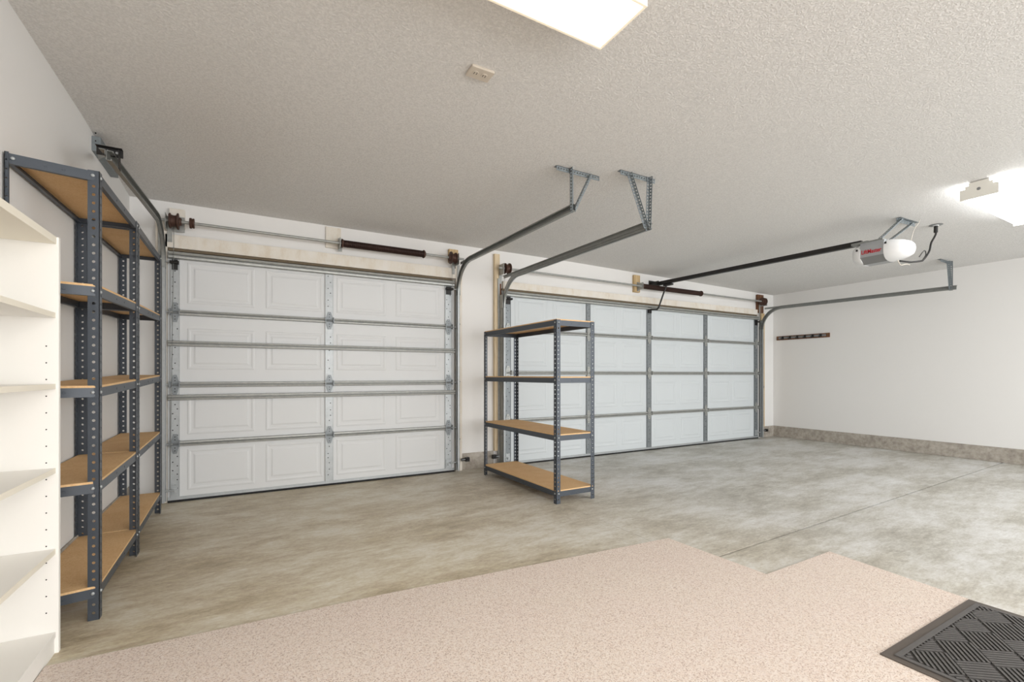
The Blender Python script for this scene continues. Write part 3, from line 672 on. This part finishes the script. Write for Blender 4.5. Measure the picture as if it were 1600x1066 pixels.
# ceiling bracket and straps
zb = zc(5.4, 2.0)
perf_angle(MB(), (5.27, 2.02, zb - .001), (5.60, 2.0, zb - .003), .034, (0, -1, 0), (0, 0, -1), .05, .008).build('ceiling_angle', M['angle'], op)
for xa_, xt in ((5.30, 5.06), (5.53, 5.22)):
    d = V((xt, 2.08, 2.345)) - V((xa_, 1.99, zb - .01))
    MB().perf((xa_, 1.983, zb - .012), d, d.length, (0, 1, 0), .028, (1, 0, 0), .003, .026, .006).perf((xa_, 1.983, zb - .012), d, d.length, (1, 0, 0), .022, (0, 1, 0), .003, .026, .005).build('hanger_strap', M['angle'], op)
# power cord and aerial wires
def curve(ctrl, n_=24):
    pts = []; P_ = [V(p) for p in ctrl]; P_ = [P_[0]] + P_ + [P_[-1]]
    for i in range(1, len(P_) - 2):
        for j in range(n_):
            t = j / n_; a, b_, c, d_ = P_[i - 1], P_[i], P_[i + 1], P_[i + 2]
            pts.append(.5 * ((2 * b_) + (c - a) * t + (2 * a - 5 * b_ + 4 * c - d_) * t * t + (3 * b_ - a - 3 * c + d_) * t ** 3))
    pts.append(P_[-2]); return pts
MB().tube(curve([(5.83, 1.915, r2z - .02), (5.81, 1.91, 2.47), (5.74, 1.92, 2.38), (5.70, 1.92, 2.30), (5.62, 1.92, 2.23), (5.50, 1.90, 2.18), (5.38, 1.87, 2.15), (5.25, 1.90, 2.13), (5.16, 1.95, 2.14)], 8), .0085, 8).cyl((5.83, 1.915, r2z - .008), (5.825, 1.915, r2z - .075), .016, 10).build('power_cord', M['black'], op, smooth=True)
MB().tube(curve([(5.42, 1.885, 2.155), (5.44, 1.86, 2.21), (5.38, 1.85, 2.24), (5.33, 1.87, 2.18)], 8), .004, 6).build('cord_loop', M['black'], op)
MB().tube(curve([(5.06, 1.93, 2.135), (5.07, 1.92, 2.10), (5.11, 1.92, 2.09), (5.18, 1.91, 2.105), (5.22, 1.90, 2.10)], 8), .0028, 6).build('aerial_wire', M['cream'], op)
MB().tube(curve([(5.30, 1.92, 2.335), (5.37, 1.92, 2.45), (5.46, 1.92, 2.52), (5.52, 1.93, zc(5.5, 1.93) + .001)], 8), .002, 6).build('control_wire', M['cream'], op)

# ------------------------------------------------------------------ hook rail on the right wall
hr = empty('hook_rail', (XR, 4.5, 1.745)); tag(hr, 'long brown wooden tool hook rail on the right wall', 'hook rail')
MB().box(XR - .018, XR, 4.03, 4.90, 1.715, 1.785).build('backboard', M['darkwood'], hr, bevel=.002)
MB().box(XR - .022, XR - .018, 4.08, 4.86, 1.735, 1.768).build('metal_strip', M['grey2'], hr)
for i in range(6):
    y = 4.16 + i * .125
    MB().box(XR - .030, XR - .022, y - .016, y + .016, 1.73, 1.778).tube([(XR - .028, y, 1.74), (XR - .055, y, 1.722), (XR - .075, y, 1.728), (XR - .080, y, 1.748)], .006, 6).build('hook', M['black'], hr)
for y in (4.05, 4.88): MB().lathe((XR - .018, y, 1.75), (-1, 0, 0), [(0, .008), (.003, .005)], 8).build('screw', M['brass'], hr)
# small box on the right jamb
tag(MB().box(7.80, 7.835, YW - .062, YW - .0405, .87, .91).build('jamb_latch_plate', M['brass'], bevel=.002), 'tiny brass plate on the wooden jamb right of the double door', 'latch plate')

# ------------------------------------------------------------------ carpet and mat
cp = [(-.672, 2.372), (.578, 2.325), (2.433, 2.191), (2.462, 1.53), (3.118, 1.536), (3.045, .86), (3.035, .45), (3.03, -1.6), (-.672, -1.6)]
tag(MB().prism([(x, y, 0.0) for x, y in cp], (0, 0, .010)).build('carpet', M['carpet'], bevel=.003), 'pinkish beige speckled carpet remnant laid on the concrete floor', 'carpet')
mx0, mx1, my0, my1 = 2.135, 3.030, -.62, .872
mt = empty('door_mat', ((mx0 + mx1) / 2, (my0 + my1) / 2, .010)); tag(mt, 'dark grey ribbed rubber door mat on the carpet, bottom right', 'door mat')
MB().box(mx0, mx1, my0, my1, .0102, .0142).build('backing', M['rubber_border'], mt, bevel=.001)
e1 = .058
bd = MB()
for ins, w_, h_ in ((.034, .020, .0185),):
    bd.box(mx0 + ins, mx1 - ins, my1 - ins - w_, my1 - ins, .014, h_).box(mx0 + ins, mx1 - ins, my0 + ins, my0 + ins + w_, .014, h_).box(mx0 + ins, mx0 + ins + w_, my0 + ins + w_, my1 - ins - w_, .014, h_).box(mx1 - ins - w_, mx1 - ins, my0 + ins + w_, my1 - ins - w_, .014, h_)
bd.build('raised_border', M['rubber'], mt, bevel=.001)
rb_ = MB(); rx0, rx1, ry0, ry1 = mx0 + e1, mx1 - e1, my0 + e1, my1 - e1
MB().box(rx0 - .004, rx1 + .004, ry0 - .004, ry1 + .004, .0140, .0152).build('rib_bed', M['rubber_bed'], mt)
def clip(p, q):
    t0, t1 = 0., 1.; dx, dy = q[0] - p[0], q[1] - p[1]
    for pp, qq in ((-dx, p[0] - rx0), (dx, rx1 - p[0]), (-dy, p[1] - ry0), (dy, ry1 - p[1])):
        if abs(pp) < 1e-9:
            if qq < 0: return None
        else:
            r_ = qq / pp
            if pp < 0: t0 = max(t0, r_)
            else: t1 = min(t1, r_)
    if t1 - t0 < 1e-3 or (t1 - t0) * math.hypot(dx, dy) < .008: return None
    return (p[0] + dx * t0, p[1] + dy * t0), (p[0] + dx * t1, p[1] + dy * t1)
ca, sa = math.cos(math.radians(38)), math.sin(math.radians(38))
A_ = (ca, sa); B_ = (ca, -sa)      # the two rib directions
cxm, cym = (rx0 + rx1) / 2, (ry0 + ry1) / 2
bw, la, lb, pit = .128, .150, .112, .0165
def rib(p, q):
    cpd = clip(p, q)
    if cpd:
        (x0_, y0_), (x1_, y1_) = cpd; rb_.bar((x0_, y0_, .0172), (x1_, y1_, .0172), .0080, .0062)
for band in range(-9, 10):
    for blk in range(-6, 7):
        # affine frame: s along A, t along B
        s0 = blk * (la + lb) + band * .095; t0 = band * bw
        pt = lambda s_, t_: (cxm + A_[0] * s_ + B_[0] * t_, cym + A_[1] * s_ + B_[1] * t_)
        k_ = int((bw - .012) / pit)
        for i in range(k_ + 1): rib(pt(s0, t0 + .004 + i * pit), pt(s0 + la - .010, t0 + .004 + i * pit))
        k_ = int((lb - .012) / pit)
        for i in range(k_ + 1): rib(pt(s0 + la + .004 + i * pit, t0), pt(s0 + la + .004 + i * pit, t0 + bw - .012))
ro = rb_.build('rib', M['rubber'], mt); ro['kind'] = 'stuff'
